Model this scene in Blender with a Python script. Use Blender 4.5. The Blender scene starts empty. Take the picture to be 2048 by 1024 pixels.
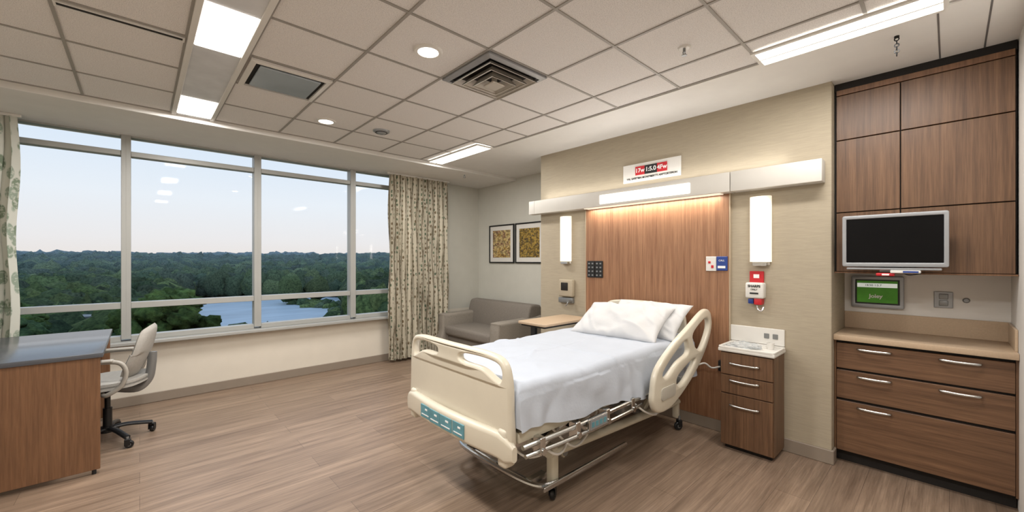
import bpy, bmesh, math, random
import numpy as np
from mathutils import Vector, Matrix, noise
random.seed(7); np.random.seed(7)
sc=bpy.context.scene
BASE={}
try: sc.view_settings.view_transform='Standard'
except Exception: pass

# ------------------------------------------------------------ materials
def lin(h):
    h=h.lstrip('#'); o=[]
    for i in (0,2,4):
        c=int(h[i:i+2],16)/255
        o.append(c/12.92 if c<=.04045 else ((c+.055)/1.055)**2.4)
    return (o[0],o[1],o[2],1)
def mulc(c,k): return (min(c[0]*k,1),min(c[1]*k,1),min(c[2]*k,1),1)
def nt(name):
    m=bpy.data.materials.new(name); m.use_nodes=True
    n=m.node_tree; b=n.nodes['Principled BSDF']; return m,n,b
def coords(n,stretch=(1,1,1)):
    tc=n.nodes.new('ShaderNodeTexCoord'); mp=n.nodes.new('ShaderNodeMapping')
    mp.inputs['Scale'].default_value=stretch
    n.links.new(tc.outputs['Object'],mp.inputs['Vector']); return mp.outputs['Vector']
def noi(n,vec,scale,detail=3,rough=.5):
    t=n.nodes.new('ShaderNodeTexNoise'); t.inputs['Scale'].default_value=scale
    t.inputs['Detail'].default_value=detail; t.inputs['Roughness'].default_value=rough
    n.links.new(vec,t.inputs['Vector']); return t.outputs['Fac']
def ramp(n,fac,stops):
    r=n.nodes.new('ShaderNodeValToRGB'); e=r.color_ramp.elements
    e[0].position,e[0].color=stops[0]; e[1].position,e[1].color=stops[-1]
    for p,c in stops[1:-1]:
        x=e.new(p); x.color=c
    n.links.new(fac,r.inputs['Fac']); return r.outputs['Color']
def mixc(n,fac,a,b,mode='MIX'):
    m=n.nodes.new('ShaderNodeMix'); m.data_type='RGBA'; m.blend_type=mode
    for s,v in ((m.inputs[0],fac),(m.inputs[6],a),(m.inputs[7],b)):
        if hasattr(v,'is_output'): n.links.new(v,s)
        else: s.default_value=v
    return m.outputs[2]
def bumpn(n,b,h,strength,dist=.01):
    bp=n.nodes.new('ShaderNodeBump'); bp.inputs['Strength'].default_value=strength
    bp.inputs['Distance'].default_value=dist
    n.links.new(h,bp.inputs['Height']); n.links.new(bp.outputs['Normal'],b.inputs['Normal'])
def mat(name,col,rough=.5,metal=0,var=.05,vs=6,bump=0,bs=150,stretch=(1,1,1),emit=0,ecol=None,coat=0,spec=.5):
    m,n,b=nt(name); c=lin(col); v=coords(n,stretch)
    n.links.new(ramp(n,noi(n,v,vs),[(.3,mulc(c,1-var)),(.7,mulc(c,1+var))]),b.inputs['Base Color'])
    b.inputs['Roughness'].default_value=rough; b.inputs['Metallic'].default_value=metal
    b.inputs['Coat Weight'].default_value=coat; b.inputs['Specular IOR Level'].default_value=spec
    if bump: bumpn(n,b,noi(n,v,bs,2),bump,.004)
    if emit:
        b.inputs['Emission Color'].default_value=lin(ecol or col); b.inputs['Emission Strength'].default_value=emit
    return m
def wood(name,c0,c1,axis='Z',rough=.42,sc_=1.0,plank=None):
    m,n,b=nt(name); s=[30*sc_]*3; s['XYZ'.index(axis)]=1.1*sc_
    v=coords(n,tuple(s)); f=noi(n,v,1.6,5,.6)
    v2=coords(n,tuple(x*4 for x in s)); f2=noi(n,v2,1.5,3,.6)
    col=ramp(n,f,[(.25,lin(c0)),(.5,tuple((lin(c0)[i]+lin(c1)[i])/2 for i in range(3))+(1,)),(.75,lin(c1))])
    dk=ramp(n,f2,[(.3,(.70,.67,.64,1)),(.6,(1,1,1,1))])
    col=mixc(n,.7,col,dk,'MULTIPLY')
    n.links.new(col,b.inputs['Base Color']); b.inputs['Roughness'].default_value=rough
    bumpn(n,b,f2,.12,.002); return m

M_wall=mat('linen_tan',    '#aca18d',.8,bump=.15,bs=30,var=.06,vs=10,stretch=(1,1,14))
M_wallL=mat('paint_pale',  '#cbcac1',.7,var=.02)
M_wallW=mat('paint_cream', '#ddd6c9',.7,var=.02)
M_wallR=mat('paint_white_warm','#e2dfda',.7,var=.02)
M_dry=mat('drywall_white','#dfddd9',.75,var=.02)
M_base=mat('rubber_base','#8f8376',.5,var=.03)
M_walnut=wood('walnut_vertical','#523a29','#7f5f45','Z')
M_walnutH=wood('walnut_horizontal','#553c2a','#826147','Y')
M_walnutX=wood('walnut_cross','#654833','#8b6548','Z')
M_panel=wood('warm_oak_panel','#7d553c','#ac8262','Z',.4)
M_black=mat('black_plastic','#17181a',.4,var=.1)
M_dark=mat('dark_gap','#15100d',.7,var=.1)
M_beige=mat('bed_cream_plastic','#d2cbba',.32,var=.02,coat=.15)
M_beige2=mat('cream_metal','#c6bfad',.4,var=.03)
M_chrome=mat('brushed_steel','#c4c4c2',.25,metal=1,var=.05)
M_grey=mat('grey_metal','#8d8f90',.4,metal=.6,var=.05)
M_white=mat('white_plastic','#dedcd7',.4,var=.02)
M_sheet=mat('bed_linen','#b9c0cb',.85,var=.02,bump=.25,bs=60,spec=.2)
M_pillow=mat('pillow_cotton','#cdced0',.9,var=.02,bump=.3,bs=40,spec=.2)
M_sofa=mat('taupe_upholstery','#7f7870',.9,var=.08,vs=60,bump=.3,bs=400)
M_sofa2=mat('taupe_upholstery_light','#8f887e',.9,var=.08,vs=60,bump=.3,bs=400)
M_counter=mat('tan_laminate','#bda68c',.35,var=.05,vs=90)
M_desktop=mat('slate_desktop','#505359',.2,var=.08,vs=3,stretch=(1,3,1))
M_frame=mat('aluminium_frame','#a9aaa7',.4,metal=.1,var=.02)
M_red=mat('red_plastic','#c3202b',.4)
M_blue=mat('blue_plastic','#24408a',.4)
M_teal=mat('teal_label','#5d93a0',.4,var=.12,vs=20)
M_glow=mat('lamp_lens','#ffffff',.5,emit=4,ecol='#fff8ee')
M_glow2=mat('sconce_lens','#f0eadf',.5,emit=.65,ecol='#fff0d8')
M_bar=mat('bar_white','#d3d0c9',.45,var=.02)
M_screen=mat('monitor_screen','#08080a',.3,var=.1,spec=.15)
M_silver=mat('silver_plastic','#9ea1a5',.35,metal=.4,var=.03)
M_chairf=mat('chair_fabric','#aaa7a1',.8,var=.05,vs=50,bump=.2)
M_text=mat('black_print','#1b1b1b',.6)
M_textw=mat('white_print','#f2f2f2',.6)
M_green=mat('green_screen','#47802a',.3,var=.3,vs=8,emit=.25,spec=.2)
M_scrw=mat('white_screen','#e8efe8',.3,emit=.4)
M_reflect=mat('grey_gloss_panel','#a9b2b9',.3,metal=.2,var=.12,vs=3)

def tile_mat():
    m,n,b=nt('acoustic_tile'); v=coords(n)
    f=noi(n,v,230,2,.7); c=lin('#e4e1de')
    col=ramp(n,f,[(.33,mulc(c,.70)),(.5,c),(.7,mulc(c,1.06))])
    n.links.new(col,b.inputs['Base Color']); b.inputs['Roughness'].default_value=.95
    bumpn(n,b,f,.4,.003); return m
M_tile=tile_mat()
def floor_mat():
    m,n,b=nt('vinyl_plank'); v=coords(n)
    br=n.nodes.new('ShaderNodeTexBrick'); n.links.new(v,br.inputs['Vector'])
    br.inputs['Scale'].default_value=1; br.inputs['Brick Width'].default_value=1.5; br.inputs['Row Height'].default_value=.19
    br.inputs['Mortar Size'].default_value=.0012; br.inputs['Mortar Smooth'].default_value=.2; br.offset=.37
    br.inputs['Color1'].default_value=lin('#9b8673'); br.inputs['Color2'].default_value=lin('#8a7665'); br.inputs['Mortar'].default_value=lin('#66574b')
    f=noi(n,coords(n,(.8,13,1)),1.5,6,.62)
    g=ramp(n,f,[(.3,(.56,.53,.51,1)),(.5,(.88,.87,.87,1)),(.72,(1.2,1.2,1.2,1))])
    f3=noi(n,coords(n,(3,85,1)),1.2,3,.6)
    g2=ramp(n,f3,[(.3,(.66,.64,.62,1)),(.65,(1.1,1.1,1.1,1))])
    col=mixc(n,.9,br.outputs['Color'],g,'MULTIPLY'); col=mixc(n,.7,col,g2,'MULTIPLY')
    n.links.new(col,b.inputs['Base Color']); b.inputs['Roughness'].default_value=.38
    bumpn(n,b,f3,.1,.002); return m
M_floor=floor_mat()
def glass_mat():
    m,n,b=nt('window_glass'); n.nodes.remove(b)
    out=n.nodes['Material Output']; t=n.nodes.new('ShaderNodeBsdfTransparent'); g=n.nodes.new('ShaderNodeBsdfGlossy')
    g.inputs['Roughness'].default_value=0; t.inputs['Color'].default_value=(.98,.99,1,1)
    fr=n.nodes.new('ShaderNodeFresnel'); fr.inputs['IOR'].default_value=1.12
    mx=n.nodes.new('ShaderNodeMixShader'); n.links.new(fr.outputs[0],mx.inputs[0]); n.links.new(t.outputs[0],mx.inputs[1]); n.links.new(g.outputs[0],mx.inputs[2])
    n.links.new(mx.outputs[0],out.inputs['Surface']); return m
M_glass=glass_mat()
def curtain_mat(name,base,c1,c2,cell,thr,stripe):
    m,n,b=nt(name); v=coords(n,cell)
    vo=n.nodes.new('ShaderNodeTexVoronoi'); vo.inputs['Scale'].default_value=1; n.links.new(v,vo.inputs['Vector'])
    vo.inputs['Randomness'].default_value=.45 if stripe else 1
    d=ramp(n,vo.outputs['Distance'],[(thr-.05,(1,1,1,1)),(thr+.03,(0,0,0,1))])
    pick=ramp(n,vo.outputs['Color'],[(.4,lin(c1)),(.6,lin(c2))])
    f=noi(n,coords(n),45,3)
    d2=mixc(n,1.0,d,ramp(n,f,[(.38,(.3,.3,.3,1)),(.5,(1,1,1,1))]),'MULTIPLY')
    col=mixc(n,d2,lin(base),pick)
    if stripe:
        w=n.nodes.new('ShaderNodeTexWave'); w.bands_direction='X'; w.inputs['Scale'].default_value=7; w.inputs['Distortion'].default_value=.6
        w.inputs['Detail Scale'].default_value=4
        n.links.new(coords(n),w.inputs['Vector'])
        st=ramp(n,w.outputs['Fac'],[(.82,(0,0,0,1)),(.93,(.85,.85,.85,1))])
        col=mixc(n,st,col,lin('#6b614f'))
    n.links.new(col,b.inputs['Base Color']); b.inputs['Roughness'].default_value=.9
    return m
M_curt=curtain_mat('curtain_sprig_print','#c4bdab','#6d5c44','#586a55',(24,24,15),.36,True)
M_curt2=curtain_mat('curtain_leaf_print','#c9cac0','#7d8b77','#8f9c8c',(13,13,8),.5,False)
def leaf_mat():
    m,n,b=nt('foliage'); at=n.nodes.new('ShaderNodeAttribute'); at.attribute_name='Col'
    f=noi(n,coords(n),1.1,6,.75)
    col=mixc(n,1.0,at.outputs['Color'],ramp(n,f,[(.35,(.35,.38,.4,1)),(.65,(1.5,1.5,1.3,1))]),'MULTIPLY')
    n.links.new(col,b.inputs['Base Color']); b.inputs['Roughness'].default_value=1
    b.inputs['Specular IOR Level'].default_value=.1
    bumpn(n,b,f,1.0,.6); return m
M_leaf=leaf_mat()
M_trunk=mat('bark','#54463a',.9,var=.2)
M_ground=mat('meadow','#6f8455',1,var=.3,vs=.05)
M_water=mat('lake_water','#c2ccd4',.5,metal=0,var=.15,vs=.03,stretch=(1,3,1))

# ------------------------------------------------------------ builders
def catmull(P,n=8,closed=False):
    P=[Vector(p) for p in P]; N=len(P); out=[]
    rng=range(N if closed else N-1)
    for i in rng:
        p0=P[(i-1)%N] if closed or i>0 else P[0]; p1=P[i]; p2=P[(i+1)%N]
        p3=P[(i+2)%N] if closed or i+2<N else P[-1]
        for k in range(n):
            t=k/n
            out.append(.5*((2*p1)+(p2-p0)*t+(2*p0-5*p1+4*p2-p3)*t*t+(-p0+3*p1-3*p2+p3)*t**3))
    if not closed: out.append(P[-1])
    return out
def rrect(x0,x1,y0,y1,r,n=6):
    o=[]
    for cx,cy,a in ((x1-r,y1-r,0),(x0+r,y1-r,90),(x0+r,y0+r,180),(x1-r,y0+r,270)):
        for k in range(n+1):
            t=math.radians(a+90*k/n); o.append((cx+r*math.cos(t),cy+r*math.sin(t)))
    return o
PL={'XZ':Matrix(((1,0,0,0),(0,0,1,0),(0,1,0,0),(0,0,0,1))),
    'YZ':Matrix(((0,0,1,0),(1,0,0,0),(0,1,0,0),(0,0,0,1))),
    'XY':Matrix.Identity(4)}
def T(x,y,z): return Matrix.Translation((x,y,z))
class B:
    def __init__(s): s.bm=bmesh.new()
    def merge(s,tmp,mi=0,M=None):
        if M is not None: tmp.transform(M)
        bmesh.ops.recalc_face_normals(tmp,faces=tmp.faces[:])
        for f in tmp.faces: f.material_index=mi
        me=bpy.data.meshes.new('t'); tmp.to_mesh(me); s.bm.from_mesh(me); bpy.data.meshes.remove(me); tmp.free(); return s
    def box(s,x0,x1,y0,y1,z0,z1,b=0,seg=2,mi=0,M=None):
        t=bmesh.new(); bmesh.ops.create_cube(t,size=1)
        for v in t.verts: v.co=Vector(((x0+x1)/2+v.co.x*(x1-x0),(y0+y1)/2+v.co.y*(y1-y0),(z0+z1)/2+v.co.z*(z1-z0)))
        if b: bmesh.ops.bevel(t,geom=t.edges[:],offset=b,segments=seg,profile=.5,affect='EDGES')
        return s.merge(t,mi,M)
    def cyl(s,p0,p1,r,r2=None,seg=20,mi=0,M=None):
        p0=Vector(p0);p1=Vector(p1);d=p1-p0;t=bmesh.new()
        bmesh.ops.create_cone(t,cap_ends=True,segments=seg,radius1=r,radius2=r if r2 is None else r2,depth=d.length)
        t.transform(Matrix.Translation((p0+p1)/2)@d.to_track_quat('Z','Y').to_matrix().to_4x4())
        return s.merge(t,mi,M)
    def tube(s,P,r,seg=10,n=6,closed=False,mi=0,M=None,smooth=True,flat=1.0):
        pts=catmull(P,n,closed) if smooth else [Vector(p) for p in P]
        t=bmesh.new(); rings=[]; N=len(pts); nor=None
        for i,p in enumerate(pts):
            a=pts[(i-1)%N] if (closed or i>0) else p; b=pts[(i+1)%N] if (closed or i<N-1) else p
            d=(b-a).normalized()
            if nor is None: nor=d.orthogonal().normalized() if abs(d.z)>.9 else d.cross(Vector((0,0,1))).normalized()
            nor=(nor-d*nor.dot(d)).normalized(); bi=d.cross(nor)
            rings.append([t.verts.new(p+nor*math.cos(2*math.pi*k/seg)*r+bi*math.sin(2*math.pi*k/seg)*r*flat) for k in range(seg)])
        for i in range(N if closed else N-1):
            A=rings[i];C=rings[(i+1)%N]
            for k in range(seg): t.faces.new((A[k],A[(k+1)%seg],C[(k+1)%seg],C[k]))
        if not closed: t.faces.new(rings[0]); t.faces.new(rings[-1][::-1])
        return s.merge(t,mi,M)
    def lathe(s,prof,seg=28,mi=0,M=None):
        t=bmesh.new(); R=[]
        for r,z in prof: R.append([t.verts.new((max(r,1e-4)*math.cos(2*math.pi*k/seg),max(r,1e-4)*math.sin(2*math.pi*k/seg),z)) for k in range(seg)])
        for i in range(len(R)-1):
            for k in range(seg): t.faces.new((R[i][k],R[i][(k+1)%seg],R[i+1][(k+1)%seg],R[i+1][k]))
        bmesh.ops.remove_doubles(t,verts=t.verts[:],dist=2e-4)
        return s.merge(t,mi,M)
    def ext(s,outlines,th,bev=0,plane='XZ',at=0,mi=0,M=None):
        c=bpy.data.curves.new('c','CURVE'); c.dimensions='2D'; c.fill_mode='BOTH'; c.extrude=max(th/2-bev,.0001); c.bevel_depth=bev; c.offset=-bev; c.bevel_resolution=2
        for o in outlines:
            sp=c.splines.new('POLY'); sp.points.add(len(o)-1); sp.use_cyclic_u=True
            for i,p in enumerate(o): sp.points[i].co=(p[0],p[1],0,1)
        return s._obj(c,plane,at,mi,M)
    def text(s,body,size,plane='XY',M=None,mi=0,th=.001,bold=0):
        c=bpy.data.curves.new('c','FONT'); c.body=body; c.size=size; c.align_x='CENTER'; c.align_y='CENTER'; c.extrude=th; c.offset=bold
        return s._obj(c,plane,0,mi,M)
    def _obj(s,c,plane,at,mi,M):
        o=bpy.data.objects.new('c',c); sc.collection.objects.link(o); dg=bpy.context.evaluated_depsgraph_get(); dg.update()
        me=bpy.data.meshes.new_from_object(o.evaluated_get(dg)); t=bmesh.new(); t.from_mesh(me)
        bmesh.ops.remove_doubles(t,verts=t.verts[:],dist=1e-5)
        bpy.data.objects.remove(o); bpy.data.curves.remove(c); bpy.data.meshes.remove(me)
        off={'XZ':(0,at,0),'YZ':(at,0,0),'XY':(0,0,at)}[plane]
        t.transform(T(*off)@PL[plane]); return s.merge(t,mi,M)
    def done(s,name,mats,parent=None,label=None,cat=None,group=None,kind=None,smooth=35,loc=None,split=False):
        if split:
            # every separate piece becomes an object of its own
            s.bm.verts.index_update(); s.bm.verts.ensure_lookup_table(); seen=set(); isl=[]
            for v in s.bm.verts:
                if v.index in seen: continue
                st_=[v]; seen.add(v.index); g=[]
                while st_:
                    q=st_.pop(); g.append(q.index)
                    for e in q.link_edges:
                        w=e.other_vert(q)
                        if w.index not in seen: seen.add(w.index); st_.append(w)
                isl.append(set(g))
            src=bpy.data.meshes.new('t'); s.bm.to_mesh(src); s.bm.free(); res=None
            for g in isl:
                nb=B(); nb.bm.from_mesh(src); nb.bm.verts.index_update(); nb.bm.verts.ensure_lookup_table()
                bmesh.ops.delete(nb.bm,geom=[v for v in nb.bm.verts if v.index not in g],context='VERTS')
                res=nb.done(name,mats,parent,label,cat,group,kind,smooth,loc)
            bpy.data.meshes.remove(src); return res
        me=bpy.data.meshes.new(name)
        if parent is not None: b=BASE[parent.name]
        elif loc is not None: b=Vector(loc)
        else:
            xs=[v.co for v in s.bm.verts]
            mn=Vector([min(c[i] for c in xs) for i in range(3)]); mx=Vector([max(c[i] for c in xs) for i in range(3)])
            b=Vector(((mn.x+mx.x)/2,(mn.y+mx.y)/2,mn.z))
        s.bm.transform(Matrix.Translation(-b)); s.bm.to_mesh(me); s.bm.free()
        for m in (mats if isinstance(mats,(list,tuple)) else [mats]): me.materials.append(m)
        if smooth:
            me.polygons.foreach_set('use_smooth',[True]*len(me.polygons)); me.set_sharp_from_angle(angle=math.radians(smooth))
        o=bpy.data.objects.new(name,me); sc.collection.objects.link(o)
        if parent is not None: o.parent=parent
        else: o.location=b
        BASE[o.name]=b.copy(); tag(o,label,cat,group,kind); return o
def tag(o,label=None,cat=None,group=None,kind=None):
    if label: o['label']=label
    if cat: o['category']=cat
    if group: o['group']=group
    if kind: o['kind']=kind
def thing(name,loc,label,cat,group=None,kind=None):
    o=bpy.data.objects.new(name,None); o.empty_display_size=.1; sc.collection.objects.link(o); o.location=loc
    BASE[o.name]=Vector(loc); tag(o,label,cat,group,kind); return o
def area(name,loc,sx,sy,power,col=(1,.965,.92),rot=(0,0,0),parent=None,spread=math.pi):
    l=bpy.data.lights.new(name,'AREA'); l.shape='RECTANGLE'; l.size=sx; l.size_y=sy; l.energy=power; l.color=col; l.spread=spread
    o=bpy.data.objects.new(name,l); sc.collection.objects.link(o); o.rotation_euler=rot
    if parent is not None: o.parent=parent; o.location=Vector(loc)-BASE[parent.name]
    else: o.location=loc
    return o
S=dict(kind='structure',smooth=0)
ZC=2.77
# ------------------------------------------------------------ room shell
B().box(-1.7,4.5,-1.7,5.8,-.1,0).done('floor',M_floor,loc=(0,0,0),**S)
B().box(-1.7,4.5,-1.7,5.8,ZC,ZC+.1).done('ceiling',M_tile,loc=(0,0,0),**S)
WY=5.59
b=B(); b.box(-1.7,4.5,WY,WY+.2,0,.66); b.box(-1.7,4.5,WY,WY+.2,2.72,2.78); b.box(3.33,4.5,WY,WY+.2,.66,2.72,mi=1); b.box(-1.7,-1.28,WY,WY+.2,.66,2.72)
b.done('wall_window',[M_wallW,M_wallL],**S)
B().box(4.36,4.5,3.44,WY,0,ZC).done('wall_art',M_wallL,**S)
B().box(3.66,4.36,.575,3.44,0,ZC,.004,1).done('wall_headwall',M_wall,loc=(0,0,0),**S)
B().box(4.2,4.36,-.42,.575,0,ZC).done('wall_niche',M_wallR,**S)
B().box(2.6,4.2,-.42,-.275,0,ZC).done('wall_right',M_wallR,**S)
B().box(-1.7,2.6,-1.7,-1.6,0,ZC).done('wall_behind',M_wallW,**S)
B().box(2.6,2.7,-1.6,-.42,0,ZC).done('wall_entry',M_wallW,**S)
B().box(-1.7,-1.6,-1.6,WY,0,ZC).done('wall_left',M_wallW,**S)
b=B(); b.box(-1.6,4.36,4.63,WY,2.715,ZC,.004,1); b.done('trim_1',M_dry,**S)
b=B(); b.box(3.0,3.66,.575,4.63,2.757,ZC); b.box(3.66,4.36,3.44,4.63,2.757,ZC); b.box(3.0,4.2,-.275,.575,2.757,ZC); b.done('trim_2',M_dry,**S)
xs=[-1.41,-.87,-.33,.20,.51,1.04,1.58,2.12,2.66,2.995]; ys=[4.62-.54*k for k in range(12)]
b=B()
for x in xs: b.box(x-.008,x+.008,-1.6,4.63,ZC-.006,ZC)
for y in ys: b.box(-1.6,3.0,y-.008,y+.008,ZC-.0055,ZC)
b.done('trim_3',mat('tbar_metal','#9c9892',.5,var=.02),**S)
b=B()
for y in (.04,-.145): b.box(3.05,3.76,y-.004,y+.004,2.7555,2.758)
b.done('trim_5',M_grey,**S)
def bb(name,*bx):
    b=B()
    for q in bx: b.box(*q,0,.1,.004,1)
    b.done(name,M_base,**S)
bb('baseboard_window',(-1.6,4.36,WY-.015,WY)); bb('baseboard_art',(4.345,4.36,3.44,WY-.015))
bb('baseboard_headwall',(3.645,3.66,.56,3.44),(3.66,3.75,.56,.575)); bb('baseboard_left',(-1.6,-1.585,-1.6,WY-.015))
# ------------------------------------------------------------ windows
mx=[-1.24,-.10,1.03,2.16,3.29]
for i in range(4):
    a,c=mx[i],mx[i+1]; h=.036
    b=B()
    b.box(a-.002,a+h,WY-.03,WY+.10,.68,2.72,.003,1); b.box(c-h,c+.002,WY-.03,WY+.10,.68,2.72,.003,1)
    for z0,z1 in ((.66,.71),(.985,1.045),(2.51,2.56),(2.70,2.722)): b.box(a+h,c-h,WY-.02,WY+.09,z0,z1,.003,1)
    w=b.done('window_%d'%(i+1),M_frame,loc=(0,0,0),**S)
    g=B()
    for z0,z1 in ((.71,.985),(1.045,2.51),(2.56,2.70)): g.box(a+h,c-h,WY+.045,WY+.05,z0,z1)
    g.done('glass',M_glass,parent=w,smooth=0)
B().box(-1.28,3.33,WY-.12,WY+.02,.625,.66,.006,2).done('trim_4',M_frame,**S)
# ------------------------------------------------------------ curtains
def curtain(name,x0,x1,y,z0,z1,m,label,folds,amp):
    me=bmesh.new(); nx,nz=folds*14,24; V=[]
    for j in range(nz+1):
        z=z0+(z1-z0)*j/nz; row=[]
        for i in range(nx+1):
            s=i/nx; ph=2*math.pi*folds*s+.5*math.sin(7*s)
            a=amp*(1+.35*math.sin(11*s+2))*(1-.25*j/nz)
            xx=x0+(x1-x0)*s+.012*math.sin(ph*2+.3)+(.012*math.sin(5*z+9*s))
            row.append(me.verts.new((xx,y+a*math.sin(ph)+.01*math.sin(3*z+20*s),z)))
        V.append(row)
    for j in range(nz):
        for i in range(nx): me.faces.new((V[j][i],V[j][i+1],V[j+1][i+1],V[j+1][i]))
    th=thing(name,((x0+x1)/2,y,z0),label,'curtain')
    b=B(); b.merge(me); b.done('fabric',m,parent=th,smooth=180)
    b=B().box(x0-.03,x1+.03,y-.012,y+.012,z1-.002,z1+.022,.002,1); b.done('track',M_white,parent=th)
    return th
curtain('curtain',2.60,3.58,5.38,.04,2.692,M_curt,'cream window curtain with vertical sprig print hanging in folds',11,.055)
curtain('curtain',-1.40,-.775,5.40,.04,2.692,M_curt2,'pale curtain with grey-green leaf print beside the desk',6,.05)
# ------------------------------------------------------------ ceiling items
st=thing('ceiling_light_strip',(.355,1.5,ZC),'long recessed linear light strip with grey metal panels and glowing lenses','ceiling light')
b=B(); b.box(.205,.235,-1.2,4.62,2.748,ZC,.002,1); b.box(.475,.505,-1.2,4.62,2.748,ZC,.002,1); b.done('side_rail',M_white,parent=st,split=True)
segs=[(-.7,-.15),(.9,1.46),(2.50,3.05),(4.07,4.56)]  # first two segments lie out of view, added as fill light
M_strip=mat('strip_metal','#dadcdf',.4,metal=.05,var=.08)
p=-1.2
for a,c in segs+[(4.62,4.62)]:
    if a>p: B().box(.235,.475,p,a,2.757,ZC).done('panel',M_strip,parent=st,smooth=0)
    p=c
for a,c in segs:
    B().box(.24,.47,a,c,2.752,2.768,.003,1).done('lens',M_glow,parent=st)
    area('lamp',(.355,(a+c)/2,2.745),.2,c-a-.02,30,parent=st)
def linlight(x0,x1,y0,y1,p,label):
    t=thing('recessed_ceiling_light',((x0+x1)/2,(y0+y1)/2,ZC),label,'ceiling light')
    b=B(); b.ext([[(x0,y0-.02),(x1,y0-.02),(x1,y1+.02),(x0,y1+.02)],[(x0+.022,y0),(x1-.022,y0),(x1-.022,y1),(x0+.022,y1)]],.014,.001,'XY',at=2.750); b.done('frame',M_white,parent=t)
    b=B(); b.box(x0+.024,x1-.024,y0,y1,2.744,2.754,.002,1,mi=0); b.done('lens',[M_glow],parent=t)
    B().box((x0+x1)/2-.005,(x0+x1)/2+.005,y0,y1,2.739,2.744).done('center_rib',M_white,parent=t,smooth=0)
    area('lamp',((x0+x1)/2,(y0+y1)/2,2.736),x1-x0-.06,y1-y0-.04,p,parent=t)
linlight(2.74,2.98,3.56,4.58,25,'rectangular recessed linear light near the window soffit')
linlight(2.79,3.03,.02,.82,20,'rectangular recessed linear light in front of the wall cabinets')
def downlight(x,y,p=12):
    t=thing('downlight',(x,y,ZC),'round recessed white downlight glowing in a ceiling tile','ceiling light','ceiling downlights')
    B().lathe([(.060,-.006),(.066,-.011),(.084,-.010),(.090,0),(.060,0),(.060,-.006)],M=T(x,y,ZC)).done('trim_ring',M_white,parent=t)
    B().lathe([(.0,-.009),(.064,-.009),(.064,0)],M=T(x,y,ZC)).done('lens',M_glow,parent=t)
    l=area('lamp',(x,y,ZC-.014),.1,.1,p,parent=t); return t
downlight(1.32,2.2); downlight(1.28,3.95)
t=thing('air_diffuser',(1.85,2.19,ZC),'square stepped metal air supply diffuser in the ceiling grid','vent')
def louver(b,o,w,z0,z1,cx=1.85,cy=2.19,mi=0,th=.005):
    tm=bmesh.new(); q=[]
    for r,z in ((o,z0),(o-w,z1),(o-w,z1+th),(o,z0+th)):
        q.append([tm.verts.new((cx+sx*r,cy+sy*r,z)) for sx,sy in ((-1,-1),(1,-1),(1,1),(-1,1))])
    for i in range(4):
        A=q[i];C=q[(i+1)%4]
        for k in range(4): tm.faces.new((A[k],A[(k+1)%4],C[(k+1)%4],C[k]))
    b.merge(tm,mi)
b=B(); louver(b,.262,.035,2.750,2.742,th=.012); b.done('frame',M_silver,parent=t,smooth=0)
M_louv=mat('louver_metal','#c3bdb3',.4,metal=.2)
for o,zl in ((.215,2.725),(.162,2.715),(.109,2.705)):
    b=B(); louver(b,o,.040,zl,2.762,th=.004); louver(b,o,.006,zl-.002,zl-.002,th=.006); b.done('louver',M_louv,parent=t,smooth=0)
b=B(); b.box(1.795,1.905,2.135,2.245,2.70,2.712,.004,1); b.cyl((1.85,2.19,2.71),(1.85,2.19,2.765),.02); b.done('center_plate',M_louv,parent=t)
B().box(1.62,2.08,1.96,2.42,2.762,2.767).done('back_plate',M_dark,parent=t,smooth=0)
t=thing('return_air_panel',(.775,3.27,ZC),'square return air grille with glossy grey face in the ceiling grid','vent')
b=B(); louver(b,.25,.032,2.752,2.746,.775,3.27,th=.014); b.done('frame',M_white,parent=t,smooth=0)
b=B(); b.box(.585,.965,3.08,3.46,2.744,2.756,.003,1); b.done('face_plate',M_reflect,parent=t)
B().box(.555,.995,3.05,3.49,2.76,2.766).done('slot',M_dark,parent=t,smooth=0)
t=thing('slot_diffuser',(-.06,3.05,ZC),'slim black linear slot diffuser between ceiling tiles','vent')
b=B(); b.ext([[(-.32,3.012),(.195,3.012),(.195,3.074),(-.32,3.074)],[(-.31,3.026),(.185,3.026),(.185,3.060),(-.31,3.060)]],.011,.0005,'XY',at=2.7625); b.done('frame',M_white,parent=t,smooth=0)
B().box(-.31,.195,3.026,3.060,2.761,2.768).done('slot',M_dark,parent=t,smooth=0)
t=thing('smoke_detector',(1.79,3.88,ZC),'round grey vented ceiling detector on a ceiling tile','detector')
B().lathe([(.0,-.03),(.03,-.032),(.05,-.02),(.078,-.012),(.082,0),(0,0)],M=T(1.79,3.88,ZC)).done('body',M_silver,parent=t)
b=B(); b.tube([(1.79+.055*math.cos(a),3.88+.055*math.sin(a),ZC-.019) for a in [k*math.pi/6 for k in range(12)]],.004,closed=True,n=2); b.done('vent_ring',M_dark,parent=t)
def sprinkler(x,y,z,label):
    t=thing('sprinkler_head',(x,y,z),label,'sprinkler','ceiling sprinkler heads')
    B().lathe([(0,-.004),(.03,-.008),(.036,-.004),(.038,0),(0,0)],M=T(x,y,z)).done('escutcheon',M_white,parent=t)
    b=B(); b.cyl((x,y,z-.004),(x,y,z-.03),.008); b.tube([(x-.008,y,z-.028),(x-.018,y,z-.038),(x-.004,y,z-.048)],.003); b.tube([(x+.008,y,z-.028),(x+.018,y,z-.038),(x+.004,y,z-.048)],.003)
    b.cyl((x,y,z-.046),(x,y,z-.05),.016); b.done('deflector',M_grey,parent=t); return t
sprinkler(2.45,1.10,ZC,'small chrome fire sprinkler head with white ring')
sprinkler(3.47,4.78,2.715,'small chrome fire sprinkler head on the window soffit')
hx,hy=3.20,.205
t=thing('ceiling_hook',(hx,hy,2.757),'small black chain-like hook hanging from the ceiling','hook')
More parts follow.
